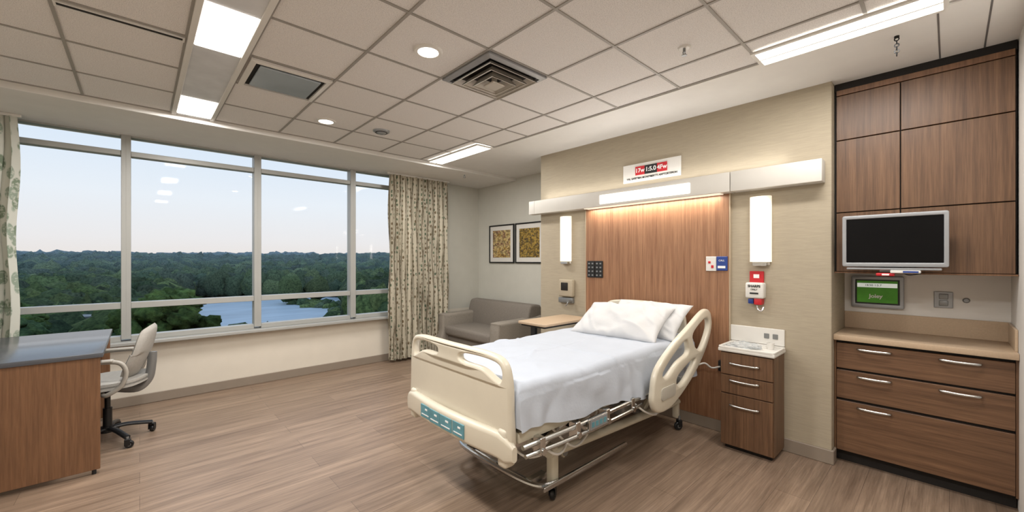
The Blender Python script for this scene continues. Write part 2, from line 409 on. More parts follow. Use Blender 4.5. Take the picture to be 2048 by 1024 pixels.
B().cyl((hx,hy,2.749),(hx,hy,2.757),.012).done('base_plate',M_black,parent=t)
b=B()
for k in range(6):
    z=2.740-.0175*k; r=.0095
    pts=[(hx+(r*math.cos(a) if k%2 else 0),hy+(0 if k%2 else r*math.cos(a)),z+r*math.sin(a)) for a in [j*math.pi/4 for j in range(8)]]
    b.tube(pts,.003,closed=True,n=2,seg=6)
b.done('chain',M_black,parent=t)

# ------------------------------------------------------------ headwall
t=thing('headwall_wood_panel',(3.65,2.0,.1),'tall warm wood veneer panel behind the bed','wall panel')
B().box(3.642,3.6595,1.255,2.735,.1,2.06,.002,1).done('veneer',M_panel,parent=t)
b=B()
b.box(3.640,3.6595,1.245,1.255,.1,2.06); b.box(3.640,3.6595,2.735,2.745,.1,2.06); b.done('edge_strip',mat('edge_metal','#b5a48c',.4),parent=t,smooth=0,split=True)
t=thing('overbed_light_bar',(3.6,2.07,2.03),'long white wall light bar above the bed with glowing lens','wall light')
b=B(); b.box(3.54,3.66,.61,1.212,2.03,2.19,.004,2); b.box(3.54,3.66,1.218,3.44,2.03,2.19,.004,2); b.box(3.54,3.64,3.43,3.53,2.03,2.19,.004,2); b.done('housing',M_bar,parent=t)
B().box(3.533,3.543,1.54,2.48,2.055,2.145,.003,1).done('lens',M_glow,parent=t)
B().box(3.56,3.64,1.3,2.7,2.024,2.031).done('lower_lens',M_glow2,parent=t,smooth=0)
area('lamp',(3.585,2.0,2.018),.06,1.35,7.5,parent=t,col=(1,.92,.80))
area('lamp',(3.525,2.0,2.10),.08,.9,4,parent=t,rot=(0,math.radians(90),0))
area('lamp',(3.59,2.1,2.20),.06,2.5,3.2,parent=t,rot=(math.radians(180),0,0))
def sconce(y):
    t=thing('wall_sconce',(3.62,y,1.44),'tall white glowing wall sconce with curved shade','wall lamp','headwall sconces')
    B().box(3.645,3.66,y-.06,y+.06,1.43,1.98,.003,1).done('back_plate',M_white,parent=t)
    b=B(); pr=[(3.65,y-.075)]+[(3.635-.045*math.sin(a),y-.075*math.cos(a)) for a in [k*math.pi/12 for k in range(13)]]+[(3.65,y+.075)]
    b.ext([pr],.52,0,'XY',at=1.715); b.done('shade',M_glow2,parent=t,smooth=30)
    b=B(); b.box(3.60,3.655,y-.05,y+.05,1.425,1.452,.003,1); b.done('bottom_cap',M_chrome,parent=t)
    area('lamp',(3.58,y,1.64),.32,.11,3.2,parent=t,rot=(0,math.radians(90),0),col=(1,.9,.76)); return t
sconce(1.02); sconce(3.02)
def TY(x,y,z): # text facing -x : right of text -> -y
    return Matrix(((0,0,-1,x),(-1,0,0,y),(0,1,0,z),(0,0,0,1)))
t=thing('wall_sign',(3.655,1.97,2.25),'white wall sign with red and black display panels and small print','sign')
B().box(3.648,3.66,1.67,2.27,2.25,2.43,.002,1).done('plate',M_white,parent=t)
for y0,y1,mm in ((2.03,2.13,M_red),(1.90,2.03,M_black),(1.80,1.90,M_red)): B().box(3.644,3.649,y0,y1,2.315,2.40).done('display',mm,parent=t,smooth=0)
for s_,y in (('17w',2.08),('1:5.0',1.965),('4Fw',1.85)):
    b=B(); b.text(s_,.058,M=TY(3.643,y,2.3575),bold=.001); b.done('lettering',M_textw,parent=t,smooth=0)
b=B(); b.text('YAL SAFETBIN MONITBERTTI ARPTORTIFION',.026,M=TY(3.647,1.965,2.285),bold=.0006); b.done('caption_lettering',M_text,parent=t,smooth=0)
t=thing('socket_panel',(3.64,2.61,1.28),'black multi-socket wall panel on the wood veneer','wall socket')
b=B(); b.box(3.628,3.642,2.51,2.605,1.28,1.46,.003,1); b.box(3.628,3.642,2.612,2.71,1.28,1.46,.003,1); b.done('face_plate',M_black,parent=t,split=True)
b=B()
for yy in (2.535,2.58,2.638,2.683):
    for k in range(4): b.box(3.625,3.629,yy-.011,yy+.011,1.305+k*.042-.008,1.305+k*.042+.008,.002,1)
b.done('socket',M_grey,parent=t,split=True)
t=thing('nurse_call_station',(3.64,1.35,1.37),'white and blue nurse call plate with red button','control panel')
B().box(3.63,3.642,1.355,1.44,1.375,1.50,.003,1).done('face_plate',M_white,parent=t)
B().box(3.628,3.642,1.265,1.352,1.38,1.50,.003,1).done('blue_plate',M_blue,parent=t)
b=B(); b.box(3.625,3.631,1.375,1.395,1.40,1.425,.002,1); b.box(3.625,3.631,1.40,1.42,1.44,1.46,.002,1); b.done('button',M_red,parent=t,split=True)
b=B(); b.text('CALL',.02,M=TY(3.627,1.31,1.465)); b.done('lettering',M_textw,parent=t,smooth=0)
B().box(3.625,3.629,1.28,1.34,1.40,1.42).done('white_key',M_textw,parent=t,smooth=0)
t=thing('wall_dispenser',(3.63,3.0,.97),'beige wall box with dark window and steel bracket','dispenser')
B().box(3.60,3.66,2.90,3.10,1.05,1.245,.012,3).done('body',M_wall,parent=t)
B().box(3.594,3.602,2.96,3.06,1.12,1.21,.006,2).done('window',M_dark,parent=t)
b=B(); b.box(3.62,3.66,2.91,3.12,.975,1.035,.006,2); b.cyl((3.63,2.93,1.0),(3.56,2.93,1.0),.016); b.tube([(3.57,2.93,1.0),(3.55,2.93,.97),(3.55,2.95,.95)],.006); b.done('bracket',M_grey,parent=t)
t=thing('emergency_call_device',(3.63,1.05,1.08),'white wall device with red label, red tray and printed text','medical device')
b=B(); b.box(3.64,3.66,1.0,1.10,1.285,1.38,.003,1,mi=0); b.box(3.636,3.641,1.03,1.07,1.325,1.355,mi=1); b.done('red_label',[M_red,M_textw],parent=t,smooth=0)
B().box(3.58,3.66,.985,1.115,1.165,1.29,.014,3).done('body',M_white,parent=t)
b=B(); b.text('SHARPS',.026,M=TY(3.578,1.05,1.262),bold=.0008); b.text('ONLY',.018,M=TY(3.578,1.05,1.236)); b.box(3.576,3.58,1.02,1.08,1.20,1.212); b.done('lettering',[M_text],parent=t,smooth=0)
b=B(); b.box(3.59,3.66,1.0,1.055,1.115,1.165,.006,2,mi=0); b.box(3.60,3.66,1.06,1.10,1.12,1.16,.006,2,mi=1); b.done('tray',[M_red,M_blue],parent=t)
b=B(); b.tube([(3.62,1.04,1.12),(3.61,1.03,1.08),(3.60,1.0,1.07),(3.61,.99,1.10)],.007); b.done('hook',M_chrome,parent=t)
t=thing('service_outlet_plate',(3.65,1.04,.82),'wide cream wall plate with power outlets behind the bedside cabinet','wall socket')
B().box(3.645,3.66,.86,1.245,.80,.93,.003,1).done('face_plate',M_white,parent=t)
b=B()
for y in (.92,.98): b.box(3.64,3.646,y-.018,y+.018,.85,.89,.003,1)
b.done('outlet',M_grey,parent=t,split=True)
t=thing('low_wall_outlet',(3.63,1.30,.55),'black low wall outlet box with plugged cord beside the bed','wall socket')
B().box(3.60,3.642,1.27,1.33,.53,.62,.006,2).done('box',M_black,parent=t)
B().tube([(3.61,1.31,.57),(3.55,1.36,.56),(3.50,1.40,.60),(3.46,1.46,.57)],.007).done('cord',M_white,parent=t)

# ------------------------------------------------------------ art frames
def art(y0,y1,label,cols,seed):
    t=thing('framed_art',(4.35,(y0+y1)/2,1.42),label,'picture','framed prints')
    b=B(); b.ext([[(y0,1.42),(y1,1.42),(y1,2.045),(y0,2.045)],[(y0+.02,1.44),(y1-.02,1.44),(y1-.02,2.025),(y0+.02,2.025)]],.024,.002,'YZ',at=4.347); b.done('frame',M_black,parent=t,smooth=0)
    B().box(4.348,4.358,y0+.02,y1-.02,1.44,2.025).done('mat_board',M_white,parent=t,smooth=0)
    m,n,bs=nt('abstract_print'); v=coords(n,(1,1,1.4))
    vo=n.nodes.new('ShaderNodeTexVoronoi'); vo.inputs['Scale'].default_value=24; n.links.new(v,vo.inputs['Vector'])
    vo.distance='CHEBYCHEV'
    f=noi(n,v,8+seed,5,.7)
    col=ramp(n,f,[(.34,lin(cols[0])),(.42,lin(cols[1])),(.5,lin(cols[2])),(.57,lin(cols[3])),(.66,lin(cols[4]))])
    g=ramp(n,vo.outputs['Distance'],[(.1,(1.1,1.08,1.0,1)),(.42,(.85,.85,.8,1)),(.5,(.35,.33,.3,1))])
    col=mixc(n,.8,col,g,'MULTIPLY'); n.links.new(col,bs.inputs['Base Color']); bs.inputs['Roughness'].default_value=.4
    B().box(4.345,4.349,y0+.09,y1-.09,1.51,1.955).done('print',m,parent=t,smooth=0)
art(4.66,5.27,'black framed abstract print in yellow and ochre with white mat',['#6b4a38','#b58f4a','#d9c893','#8a5f48','#c9a98a'],0)
art(4.02,4.63,'black framed abstract print in olive and brown with white mat',['#2e2a22','#6b6040','#c2a250','#3e3326','#b09a7a'],3)

def bow(b,x,y0,y1,z,dx=-.028,r=.006):
    b.tube([(x+.004,y0,z),(x+dx*.8,y0+.012,z),(x+dx,(y0+y1)/2,z-.002),(x+dx*.8,y1-.012,z),(x+.004,y1,z)],r,n=6,flat=1.3)
# ------------------------------------------------------------ right cabinets
t=thing('base_cabinet',(3.97,.15,0),'walnut base cabinet with three wide drawers and steel handles','cabinet')
b=B(); b.box(3.772,4.195,-.263,.561,.08,.889); b.done('body',M_dark,parent=t,smooth=0)
b=B(); b.box(3.752,4.195,.562,.573,.08,.889); b.box(3.752,4.195,-.274,-.264,.08,.889);b.done('side_panel',M_walnut,parent=t,smooth=0,split=True)
B().box(3.81,4.19,-.27,.57,0,.08).done('toe_kick',M_dark,parent=t,smooth=0)
for z0,z1,hs in ((.687,.868,(.355,-.045)),(.47,.672,(.355,-.045)),(.09,.452,(.355,))):
    d=B().box(3.75,3.772,-.262,.560,z0,z1,.002,1).done('drawer',M_walnutH,parent=t)
    for y in hs:
        b=B(); bow(b,3.75,y-.088,y+.088,z1-.032); b.done('handle',M_chrome,parent=d)
t=thing('worktop',(3.95,.15,.89),'tan laminate worktop with matching backsplash on the base cabinet','countertop')
B().box(3.715,4.198,-.274,.574,.89,.93,.004,2).done('slab',M_counter,parent=t)
b=B(); b.box(4.185,4.2,-.274,.574,.93,1.06,.002,1); b.done('backsplash',M_counter,parent=t)
b=B(); b.box(3.78,4.185,-.274,-.262,.93,1.06,.002,1); b.done('side_splash',M_counter,parent=t)
t=thing('wall_cabinet',(3.97,.15,1.38),'tall walnut wall cabinet with six flat doors','cabinet')
b=B(); b.box(3.772,4.19,-.27,.57,1.385,2.70); b.box(3.76,3.9,-.27,.57,2.70,2.757); b.done('body',M_dark,parent=t,smooth=0)  # upper dark block paints the shadow gap between cabinet and ceiling
b=B(); b.box(3.75,3.772,-.262,.560,2.668,2.705,.001,1); b.done('top_rail',M_walnutX,parent=t,smooth=0)
b=B(); b.box(3.75,4.19,-.272,.572,1.375,1.385); b.done('bottom_panel',M_walnutX,parent=t,smooth=0)
for z0,z1 in ((1.388,1.81),(1.817,2.335),(2.342,2.662)):
    for y0,y1 in ((.225,.560),(-.262,.219)):
        B().box(3.75,3.772,y0,y1,z0,z1,.0015,1).done('door',M_walnut,parent=t)
t=thing('wall_monitor',(3.62,.25,1.425),'silver flat monitor with black screen mounted on the wall cabinet','monitor')
b=B(); b.ext([rrect(.0,.505,1.425,1.772,.012),rrect(.022,.483,1.452,1.748,.004)],.035,.004,'YZ',at=3.61); b.done('bezel',M_silver,parent=t)
B().box(3.60,3.63,.018,.487,1.448,1.752).done('screen',M_screen,parent=t,smooth=0)
b=B(); b.box(3.63,3.655,.12,.38,1.50,1.70,.01,2); b.box(3.655,3.75,.2,.3,1.56,1.64,.006,2); b.done('mount',M_silver,parent=t)
t=thing('barcode_scanner_shelf',(3.62,.25,1.38),'small shelf with white, blue and red scanner under the monitor','scanner')
b=B(); b.box(3.58,3.70,.03,.48,1.405,1.418,.003,1,mi=0); b.box(3.68,3.75,.15,.32,1.39,1.41,mi=0); b.done('shelf',[M_silver],parent=t)
b=B(); b.box(3.57,3.63,.12,.26,1.385,1.404,.005,2,mi=0); b.box(3.565,3.572,.13,.20,1.389,1.40,mi=1); b.done('scanner',[M_white,M_blue],parent=t)
b=B(); b.box(3.58,3.63,.24,.33,1.365,1.385,.006,2,mi=0); b.box(3.575,3.582,.265,.30,1.37,1.38,mi=1); b.done('red_button_box',[M_red,M_textw],parent=t)
b=B(); b.tube([(3.6,.2,1.385),(3.59,.17,1.375),(3.59,.12,1.385)],.004); b.done('cord',M_black,parent=t)
t=thing('wall_tablet',(4.18,.38,1.10),'silver framed touch panel showing green screen with white bar','tablet')
b=B(); b.ext([rrect(.228,.53,1.10,1.345,.012),rrect(.252,.506,1.13,1.318,.004)],.03,.004,'YZ',at=4.183); b.done('bezel',M_silver,parent=t)
B().box(4.180,4.198,.238,.52,1.112,1.333).done('black_border',M_black,parent=t,smooth=0)
B().box(4.176,4.1805,.262,.496,1.14,1.308).done('screen',M_green,parent=t,smooth=0)
b=B(); b.box(4.174,4.1765,.264,.494,1.258,1.29); b.done('screen_bar',M_scrw,parent=t,smooth=0)
b=B(); b.text('Joley',.04,M=TY(4.174,.385,1.19),bold=.001); b.done('lettering',M_textw,parent=t,smooth=0)
b=B(); b.text('18:50 1:5.7',.022,M=TY(4.1725,.40,1.274)); b.done('bar_lettering',M_text,parent=t,smooth=0)
t=thing('wall_outlet',(4.19,.03,1.13),'grey steel duplex wall outlet above the worktop','wall socket')
B().box(4.19,4.2,-.018,.075,1.13,1.245,.003,1).done('face_plate',M_silver,parent=t)
b=B(); b.box(4.184,4.191,.005,.05,1.192,1.23,.004,2); b.box(4.184,4.191,.005,.05,1.145,1.183,.004,2); b.done('socket',M_grey,parent=t,split=True)
B().lathe([(0,.012),(.012,.012),(.018,.004),(.018,0)],M=Matrix(((0,0,-1,4.2),(0,1,0,-.08),(1,0,0,1.19),(0,0,0,1)))).done('wall_bumper',M_grey,label='small round grey bumper on the wall above the worktop',cat='bumper')

# ------------------------------------------------------------ bedside cabinet
t=thing('bedside_cabinet',(3.5,1.04,0),'walnut bedside cabinet with three drawers and white tray top','cabinet')
b=B(); b.box(3.375,3.64,.86,1.222,.03,.76,.002,1); b.done('body',M_walnut,parent=t)
B().box(3.40,3.63,.88,1.20,0,.03).done('plinth',M_dark,parent=t,smooth=0)
for z0,z1,hz in ((.585,.75,.675),(.44,.578,.545),(.04,.433,.355)):
    d=B().box(3.355,3.375,.864,1.218,z0,z1,.002,1).done('drawer',M_walnut,parent=t)
    b=B(); bow(b,3.355,.95,1.15,hz); b.done('handle',M_chrome,parent=d)
b=B(); b.box(3.345,3.642,.85,1.235,.76,.785,.006,2)
b.ext([rrect(3.345,3.642,.85,1.235,.02),rrect(3.36,3.627,.865,1.22,.015)],.02,.003,'XY',at=.79); b.done('tray_top',M_white,parent=t)
b=B(); tm=bmesh.new(); bmesh.ops.create_icosphere(tm,subdivisions=4,radius=1)
for v in tm.verts:
    k=1+.35*noise.noise(v.co*2.2)+.15*noise.noise(v.co*6); v.co=Vector((v.co.x*.09*k,v.co.y*.11*k,max(v.co.z,-.2)*.03*k))
b.merge(tm,M=T(3.49,1.09,.795)); m,n,bs=nt('clear_wrap'); bs.inputs['Roughness'].default_value=.15; bs.inputs['Alpha'].default_value=.5
n.links.new(ramp(n,noi(n,coords(n),30),[(.3,lin('#b0b9bf')),(.7,lin('#dfe2e3'))]),bs.inputs['Base Color'])
b.done('plastic_wrapper',m,label='crumpled clear plastic wrapper on the bedside tray',cat='wrapper',smooth=20)
b=B(); b.lathe([(0,0),(.022,0),(.026,.05),(.023,.05),(.02,.004),(0,.004)],M=T(3.56,.93,.786)); b.done('medicine_cup',M_white,label='small white plastic medicine cup on the bedside tray',cat='cup')

# ------------------------------------------------------------ BED
bed=thing('hospital_bed',(2.5,2.0,0),'cream adjustable hospital bed with raised side rail and steel base','bed')
def bend(b,cx,k,x):
    for v in b.bm.verts: v.co.x+= k*((v.co.y-cx)/.5)**2
def sq(P): return [(2.02+(p[0]-2.01)*.975,p[1]) for p in P]
out=catmull([(1.50,.47),(1.49,.70),(1.50,.86),(1.54,.945),(1.64,.975),(1.85,.982),(2.01,.982),(2.17,.982),(2.38,.975),(2.48,.945),(2.52,.86),(2.53,.70),(2.52,.47),(2.3,.47),(2.01,.475),(1.7,.47)],6,True)
h1=catmull([(1.545,.89),(1.58,.93),(1.70,.945),(1.86,.94),(1.90,.915),(1.86,.893),(1.70,.885),(1.60,.845),(1.555,.835)],5,True)
h2=[(4.02-p[0],p[1]) for p in h1][::-1]
b=B(); b.ext([sq(out),sq(h1),sq(h2)],.05,.014,'YZ',at=1.365)
bend(b,2.01,.035,1.365)
fb=b.done('footboard',M_beige,parent=bed,smooth=40)
b=B(); prof=rrect(-.03,.03,-.07,.07,.027)
tm=bmesh.new(); R=[]
ysn=[1.485+ (2.575-1.485)*k/24 for k in range(25)]
for y in ysn:
    e=min(y-1.485,2.575-y); s_=min(1,.55+e/.05*.45) if e<.05 else 1
    x=1.345+.04*((y-2.01)/.5)**2; dz=-.03*math.exp(-(e/.06)**2)
    R.append([tm.verts.new((x+p[0]*s_,y,.515+dz+p[1]*s_)) for p in prof])
for i in range(24):
    for k in range(len(prof)): tm.faces.new((R[i][k],R[i][(k+1)%len(prof)],R[i+1][(k+1)%len(prof)],R[i+1][k]))
tm.faces.new(R[0]); tm.faces.new(R[-1]); b.merge(tm)
b.done('bumper',M_beige,parent=bed)
for y0,y1 in ((2.18,2.29),(2.06,2.175),(1.935,2.055),(1.82,1.93)):
    ym=(y0+y1)/2; x=1.345+.04*((ym-2.01)/.5)**2-.032
    b=B(); b.box(x-.002,x+.006,y0,y1,.475,.555,.002,1,mi=0); b.box(x-.0035,x,y0+.015,y1-.015,.493,.499,mi=1); b.box(x-.0035,x,y0+.03,ym,.525,.535,mi=1)
    b.done('label_plate',[M_teal,M_textw],parent=bed,smooth=0)
b=B()
for y in (1.56,2.47): b.box(1.36,1.44,y-.035,y+.035,.40,.60,.02,3)
b.done('corner_post',M_beige,parent=bed,split=True)
out=catmull([(1.60,.70),(1.58,.9),(1.62,1.03),(1.75,1.07),(2.01,1.08),(2.27,1.07),(2.40,1.03),(2.44,.9),(2.42,.70),(2.01,.69)],6,True)
hh=rrect(1.72,2.30,.97,1.02,.02)
B().ext([[(p[0],p[1]) for p in out],hh],.04,.014,'YZ',at=3.56).done('headboard',M_beige,parent=bed,smooth=40)
def rail(y,label=None):
    o=catmull([(2.60,.55),(2.66,.70),(2.90,.84),(3.18,.95),(3.42,1.045),(3.54,1.05),(3.60,.98),(3.59,.86),(3.46,.70),(3.25,.55),(3.02,.44),(2.82,.385),(2.66,.40),(2.60,.47)],6,True)
    A=catmull([(3.24,.885),(3.44,.975),(3.53,.97),(3.54,.89),(3.44,.77),(3.36,.735),(3.26,.79)],5,True)
    C=catmull([(2.74,.665),(2.92,.775),(3.10,.845),(3.15,.80),(3.14,.74),(2.98,.70),(2.80,.62)],5,True)
    D=catmull([(2.98,.60),(3.15,.66),(3.27,.68),(3.25,.64),(3.10,.545),(3.0,.52),(2.95,.55)],5,True)
    f=lambda q:[(p[0],p[1]) for p in q]
    b=B(); b.ext([f(o),f(A),f(C),f(D)],.045,.016,'XZ',at=y); return b.done('side_rail',M_beige,parent=bed,smooth=40)
r=rail(1.40)
b=B(); b.ext([rrect(2.70,2.92,.47,.56,.03)],.008,.002,'XZ',at=1.376); b.done('control_panel',mat('pale_grey_panel','#b9b5aa',.4),parent=r)
b=B()
b.box(2.75,2.80,1.42,1.52,.44,.50,.006,2); b.box(3.10,3.15,1.42,1.52,.50,.56,.006,2); b.done('rail_bracket',M_grey,parent=bed,split=True)
b=B(); b.box(1.44,3.50,1.51,1.56,.515,.575,.008,2); b.box(1.44,3.50,2.46,2.51,.515,.575,.008,2)
for x in (1.44,1.9,2.4,2.9,3.45): b.box(x,x+.05,1.56,2.46,.52,.57,.006,1)
b.box(1.45,3.5,1.55,2.47,.575,.60,.006,1); b.done('deck_frame',M_beige2,parent=bed)
b=B()
b.tube([(1.45,1.49,.50),(1.9,1.475,.50),(2.45,1.475,.50),(2.75,1.49,.49)],.014)
b.tube([(1.46,1.48,.455),(1.9,1.46,.45),(2.4,1.46,.45),(2.6,1.475,.455)],.012)
for x in (1.55,1.85,2.15,2.45):
    b.box(x,x+.04,1.455,1.515,.435,.53,.004,1); b.cyl((x+.02,1.445,.455),(x+.02,1.50,.455),.018)
b.box(1.95,2.14,1.44,1.455,.455,.525,.003,1); b.done('rail_mechanism',M_chrome,parent=bed)
b=B(); b.box(1.96,2.13,1.436,1.441,.462,.518,mi=0)
for k in range(4): b.box(1.97+k*.04,1.995+k*.04,1.434,1.437,.475,.505,mi=1)
b.done('instruction_label',[M_silver,M_teal],parent=bed,smooth=0)
b=B()
for y in (1.68,2.36):
    b.box(-.02,.02,y-.015,y+.015,0,.46,.005,1,M=T(1.98,0,.22)@Matrix.Rotation(math.radians(52),4,'Y'))
    b.box(-.02,.02,y-.015,y+.015,0,.46,.005,1,M=T(2.95,0,.22)@Matrix.Rotation(math.radians(52),4,'Y'))
b.done('lift_arm',M_beige2,parent=bed,split=True)
b=B(); b.cyl((2.0,1.66,.24),(2.0,2.38,.24),.022); b.cyl((2.97,1.66,.24),(2.97,2.38,.24),.022)
b.cyl((2.34,1.62,.49),(2.34,2.42,.49),.02); b.cyl((3.3,1.62,.49),(3.3,2.42,.49),.02); b.done('pivot_shaft',M_grey,parent=bed,split=True)
b=B(); b.cyl((2.05,1.9,.25),(2.55,1.9,.40),.03); b.cyl((2.5,1.9,.385),(2.85,1.9,.49),.016); b.box(2.2,2.42,1.78,1.86,.30,.40,.012,2); b.done('actuator',M_black,parent=bed)
b=B(); b.cyl((2.5,2.1,.30),(3.0,2.1,.42),.03); b.box(2.5,2.62,2.1,2.2,.27,.36,.01,2); b.done('actuator',M_black,parent=bed)
B().box(1.6,1.8,1.75,2.2,.44,.51,.012,2).done('control_box',M_black,parent=bed)
B().box(2.5,2.62,1.56,1.64,.36,.46,.015,2).done('battery_box',M_grey,parent=bed)
b=B()
for P in ([(1.6,1.55,.49),(1.68,1.5,.40),(1.8,1.52,.36),(1.95,1.56,.43),(2.1,1.55,.48)],[(1.8,1.6,.47),(1.95,1.56,.33),(2.15,1.6,.34),(2.25,1.6,.46)],[(2.5,1.5,.5),(2.62,1.46,.40),(2.8,1.47,.33),(2.88,1.5,.36),(2.85,1.52,.44)],[(1.5,1.7,.47),(1.6,1.62,.36),(1.75,1.6,.34)]):
    b.tube(P,.007,seg=8)
b.done('cable',M_white,parent=bed,split=True)
b=B()
b.tube([(1.78,1.66,.36),(1.86,1.64,.42),(1.95,1.62,.47)],.02); b.tube([(1.78,2.4,.36),(1.86,2.42,.42),(1.95,2.44,.47)],.02); b.box(1.50,1.60,1.60,1.72,.44,.53,.01,2); b.box(2.05,2.3,1.53,1.58,.38,.43,.006,2)
b.done('linkage',M_chrome,parent=bed,split=True)
b=B(); b.tube([(1.83,1.645,.30),(1.87,1.64,.30),(2.5,1.63,.27),(3.1,1.62,.245),(3.45,1.615,.24)],.035,flat=.75,seg=14)
b.tube([(1.83,2.42,.30),(1.87,2.42,.30),(2.5,2.42,.27),(3.1,2.42,.245),(3.45,2.42,.24)],.035,flat=.75,seg=14)
b.box(1.86,1.93,1.65,2.42,.25,.31,.01,2); b.box(3.36,3.42,1.62,2.42,.21,.27,.01,2)
for y in (1.645,2.42):
    b.box(1.825,1.885,y-.03,y+.03,.10,.335,.016,3); b.box(3.41,3.46,y-.055,y-.005,.10,.25,.012,2)
b.done('base_frame',M_beige2,parent=bed)
b=B(); b.tube([(2.6,1.60,.13),(2.0,1.60,.13),(1.80,1.62,.13),(1.72,1.70,.13),(1.70,2.0,.13),(1.72,2.38,.13),(1.80,2.47,.13),(2.0,2.49,.13),(2.6,2.49,.13)],.017,n=8)
b.tube([(1.78,1.75,.10),(1.77,2.0,.10),(1.78,2.36,.10)],.012); b.box(1.72,1.9,1.98,2.02,.12,.15,.004,1)
b.box(1.72,1.86,1.70,1.74,.115,.15); b.box(1.72,1.86,2.34,2.38,.115,.15); b.box(1.72,2.6,1.585,1.60,.12,.15,.004,1); b.done('bumper_bar',M_chrome,parent=bed)
def caster(x,y,r,parent,ang=0,top=.11,m=M_black,name='caster'):
    M=T(x,y,0)@Matrix.Rotation(ang,4,'Z')
    b=B(); b.lathe([(r*.35,-.012),(r*.85,-.014),(r,-.008),(r,.008),(r*.85,.014),(r*.35,.012)],M=M@T(.012,0,r)@Matrix.Rotation(math.pi/2,4,'X'),mi=0)
    b.cyl((.012,-.017,r),(.012,.017,r),r*.4,mi=1,M=M)
    b.box(-.016,.02,-.022,-.017,r-.006,r*2+.012,.002,1,mi=0,M=M); b.box(-.016,.02,.017,.022,r-.006,r*2+.012,.002,1,mi=0,M=M); b.box(-.016,.02,-.022,.022,r*2+.006,r*2+.018,.004,1,mi=0,M=M)
    b.cyl((0,0,r*2+.015),(0,0,top),.010,mi=1,M=M); return b.done(name,[m,M_grey],parent=parent)
for x,y,a in ((1.855,1.645,.5),(1.855,2.42,.2),(3.435,1.585,2.6),(3.435,2.39,.4)): caster(x,y,.036,bed,a,.12)
# mattress with sheet
mt=thing('mattress',(2.5,2.0,.60),'bed mattress covered with a fitted white sheet','mattress')
b=B(); b.box(1.47,3.50,1.56,2.47,.602,.785,.03,3); b.done('core',M_white,parent=mt)
tm=bmesh.new(); NX,NP=200,150; x0,x1=1.425,3.53; zt=.815; yl,yr=2.515,1.505; rad=.055
def prof_pt(s,hr,hl):
    Ll=zt-hl-rad; Lr=zt-hr-rad; A=math.pi/2*rad; W=(yl-yr)-2*rad; tot=Ll+A+W+A+Lr; d=s*tot
    if d<Ll: return yl+.012*(1-d/Ll),hl+d
    d-=Ll
    if d<A: a=d/rad; return yl-rad+rad*math.cos(a),zt-rad+rad*math.sin(a)
    d-=A
    if d<W: return yl-rad-d,zt
    d-=W
    if d<A: a=d/rad; return yr+rad-rad*math.sin(a),zt-rad+rad*math.cos(a)
    d-=A; return yr-.022*(d/Lr),zt-rad-d
R=[]
for i in range(-8,NX+1):
    if i<0:
        q=(i+8)/8; zc=.60+(zt-.60)*math.sin(q*math.pi/2); x=x0+.05*q**3
    else: x=x0+.05+(x1-x0-.05)*i/NX; zc=9
    u=(x-x0)/(x1-x0); hr=.585-.10*min(1,u*1.5)+.014*math.sin(9*x); row=[]
    for j in range(NP+1):
        s_=j/NP; y,z=prof_pt(s_,hr,.58)
        side=max(0,(zt-.06-z)/.25); p=Vector((x*3.0,y*3.0,z*3))
        n1=noise.noise(p)*.012+noise.noise(p*2.7)*.006
        if side>0: y+= (1 if y>2 else -1)*(abs(n1)*1.5+.013*side*math.sin(x*24+3*noise.noise(Vector((x*2,0,0)))*3)*min(1,side*2))
        else:
            z+=n1
            wv=4*noise.noise(Vector((x*1.3,y*1.3,0)))
            z+=.013*(1-abs(math.sin(x*5+y*3.5+wv)))**6*max(0,noise.noise(Vector((x*1.7,y*1.7,5)))*3)
            z+=.012*(1-abs(math.sin(x*2.5-y*6+wv*1.3)))**8*max(0,noise.noise(Vector((x*1.4,y*1.4,9)))*3)
            z+=.007*math.exp(-((y-2.0)/.008)**2)+.006*math.exp(-((x-2.35)/.01)**2)
        row.append(tm.verts.new((x,y,min(z,zc+n1*.3))))
    R.append(row)
for i in range(len(R)-1):
    for j in range(NP):
        try: tm.faces.new((R[i][j],R[i][j+1],R[i+1][j+1],R[i+1][j]))
        except ValueError: pass
b=B(); b.merge(tm); b.done('bed_sheet',M_sheet,parent=mt,smooth=180)
def pillow(M,w,h,t,label,seed):
    tm=bmesh.new(); n=52; G={}
    for side in (1,-1):
        for i in range(n+1):
            for j in range(n+1):
                u=-1+2*i/n; v=-1+2*j/n; edge=(1-u*u)*(1-v*v)
                if edge<1e-6 and side==-1: G[(side,i,j)]=G[(1,i,j)]; continue
                X=u*w/2*(1-.07*(1-v*v)*abs(u)**2); Y=v*h/2*(1-.08*(1-u*u)*abs(v)**2)
                Z=side*t/2*max(edge,0)**.42
                q=Vector((X*4+seed,Y*4,side*3)); Z+=(noise.noise(q)*.04+noise.noise(q*2.5)*.018)*min(1,edge*2)
                Z+=.014*(1-abs(math.sin(5*u+3*v+3*noise.noise(q*.7))))**5*min(1,edge*4)
                Z+=.008*math.sin(18*u+6*v+5*noise.noise(q))*(1-min(1,edge*1.2))*min(1,edge*8)
                G[(side,i,j)]=tm.verts.new((X,Y,Z))
        for i in range(n):
            for j in range(n):
                f=(G[(side,i,j)],G[(side,i+1,j)],G[(side,i+1,j+1)],G[(side,i,j+1)])
                try: tm.faces.new(f)
                except ValueError: pass
    b=B(); b.merge(tm,M=M); b.done('pillow',M_pillow,label=label,cat='pillow',group='pillows on the bed',smooth=180)
def PM(cx,cy,cz,tilt,yaw):
    return T(cx,cy,cz)@Matrix.Rotation(math.radians(yaw),4,'Z')@Matrix.Rotation(math.radians(-90),4,'Z')@Matrix.Rotation(math.radians(tilt),4,'X')
pillow(PM(3.13,1.97,.935,29,5),.80,.48,.17,'plump white pillow propped against another pillow',0)
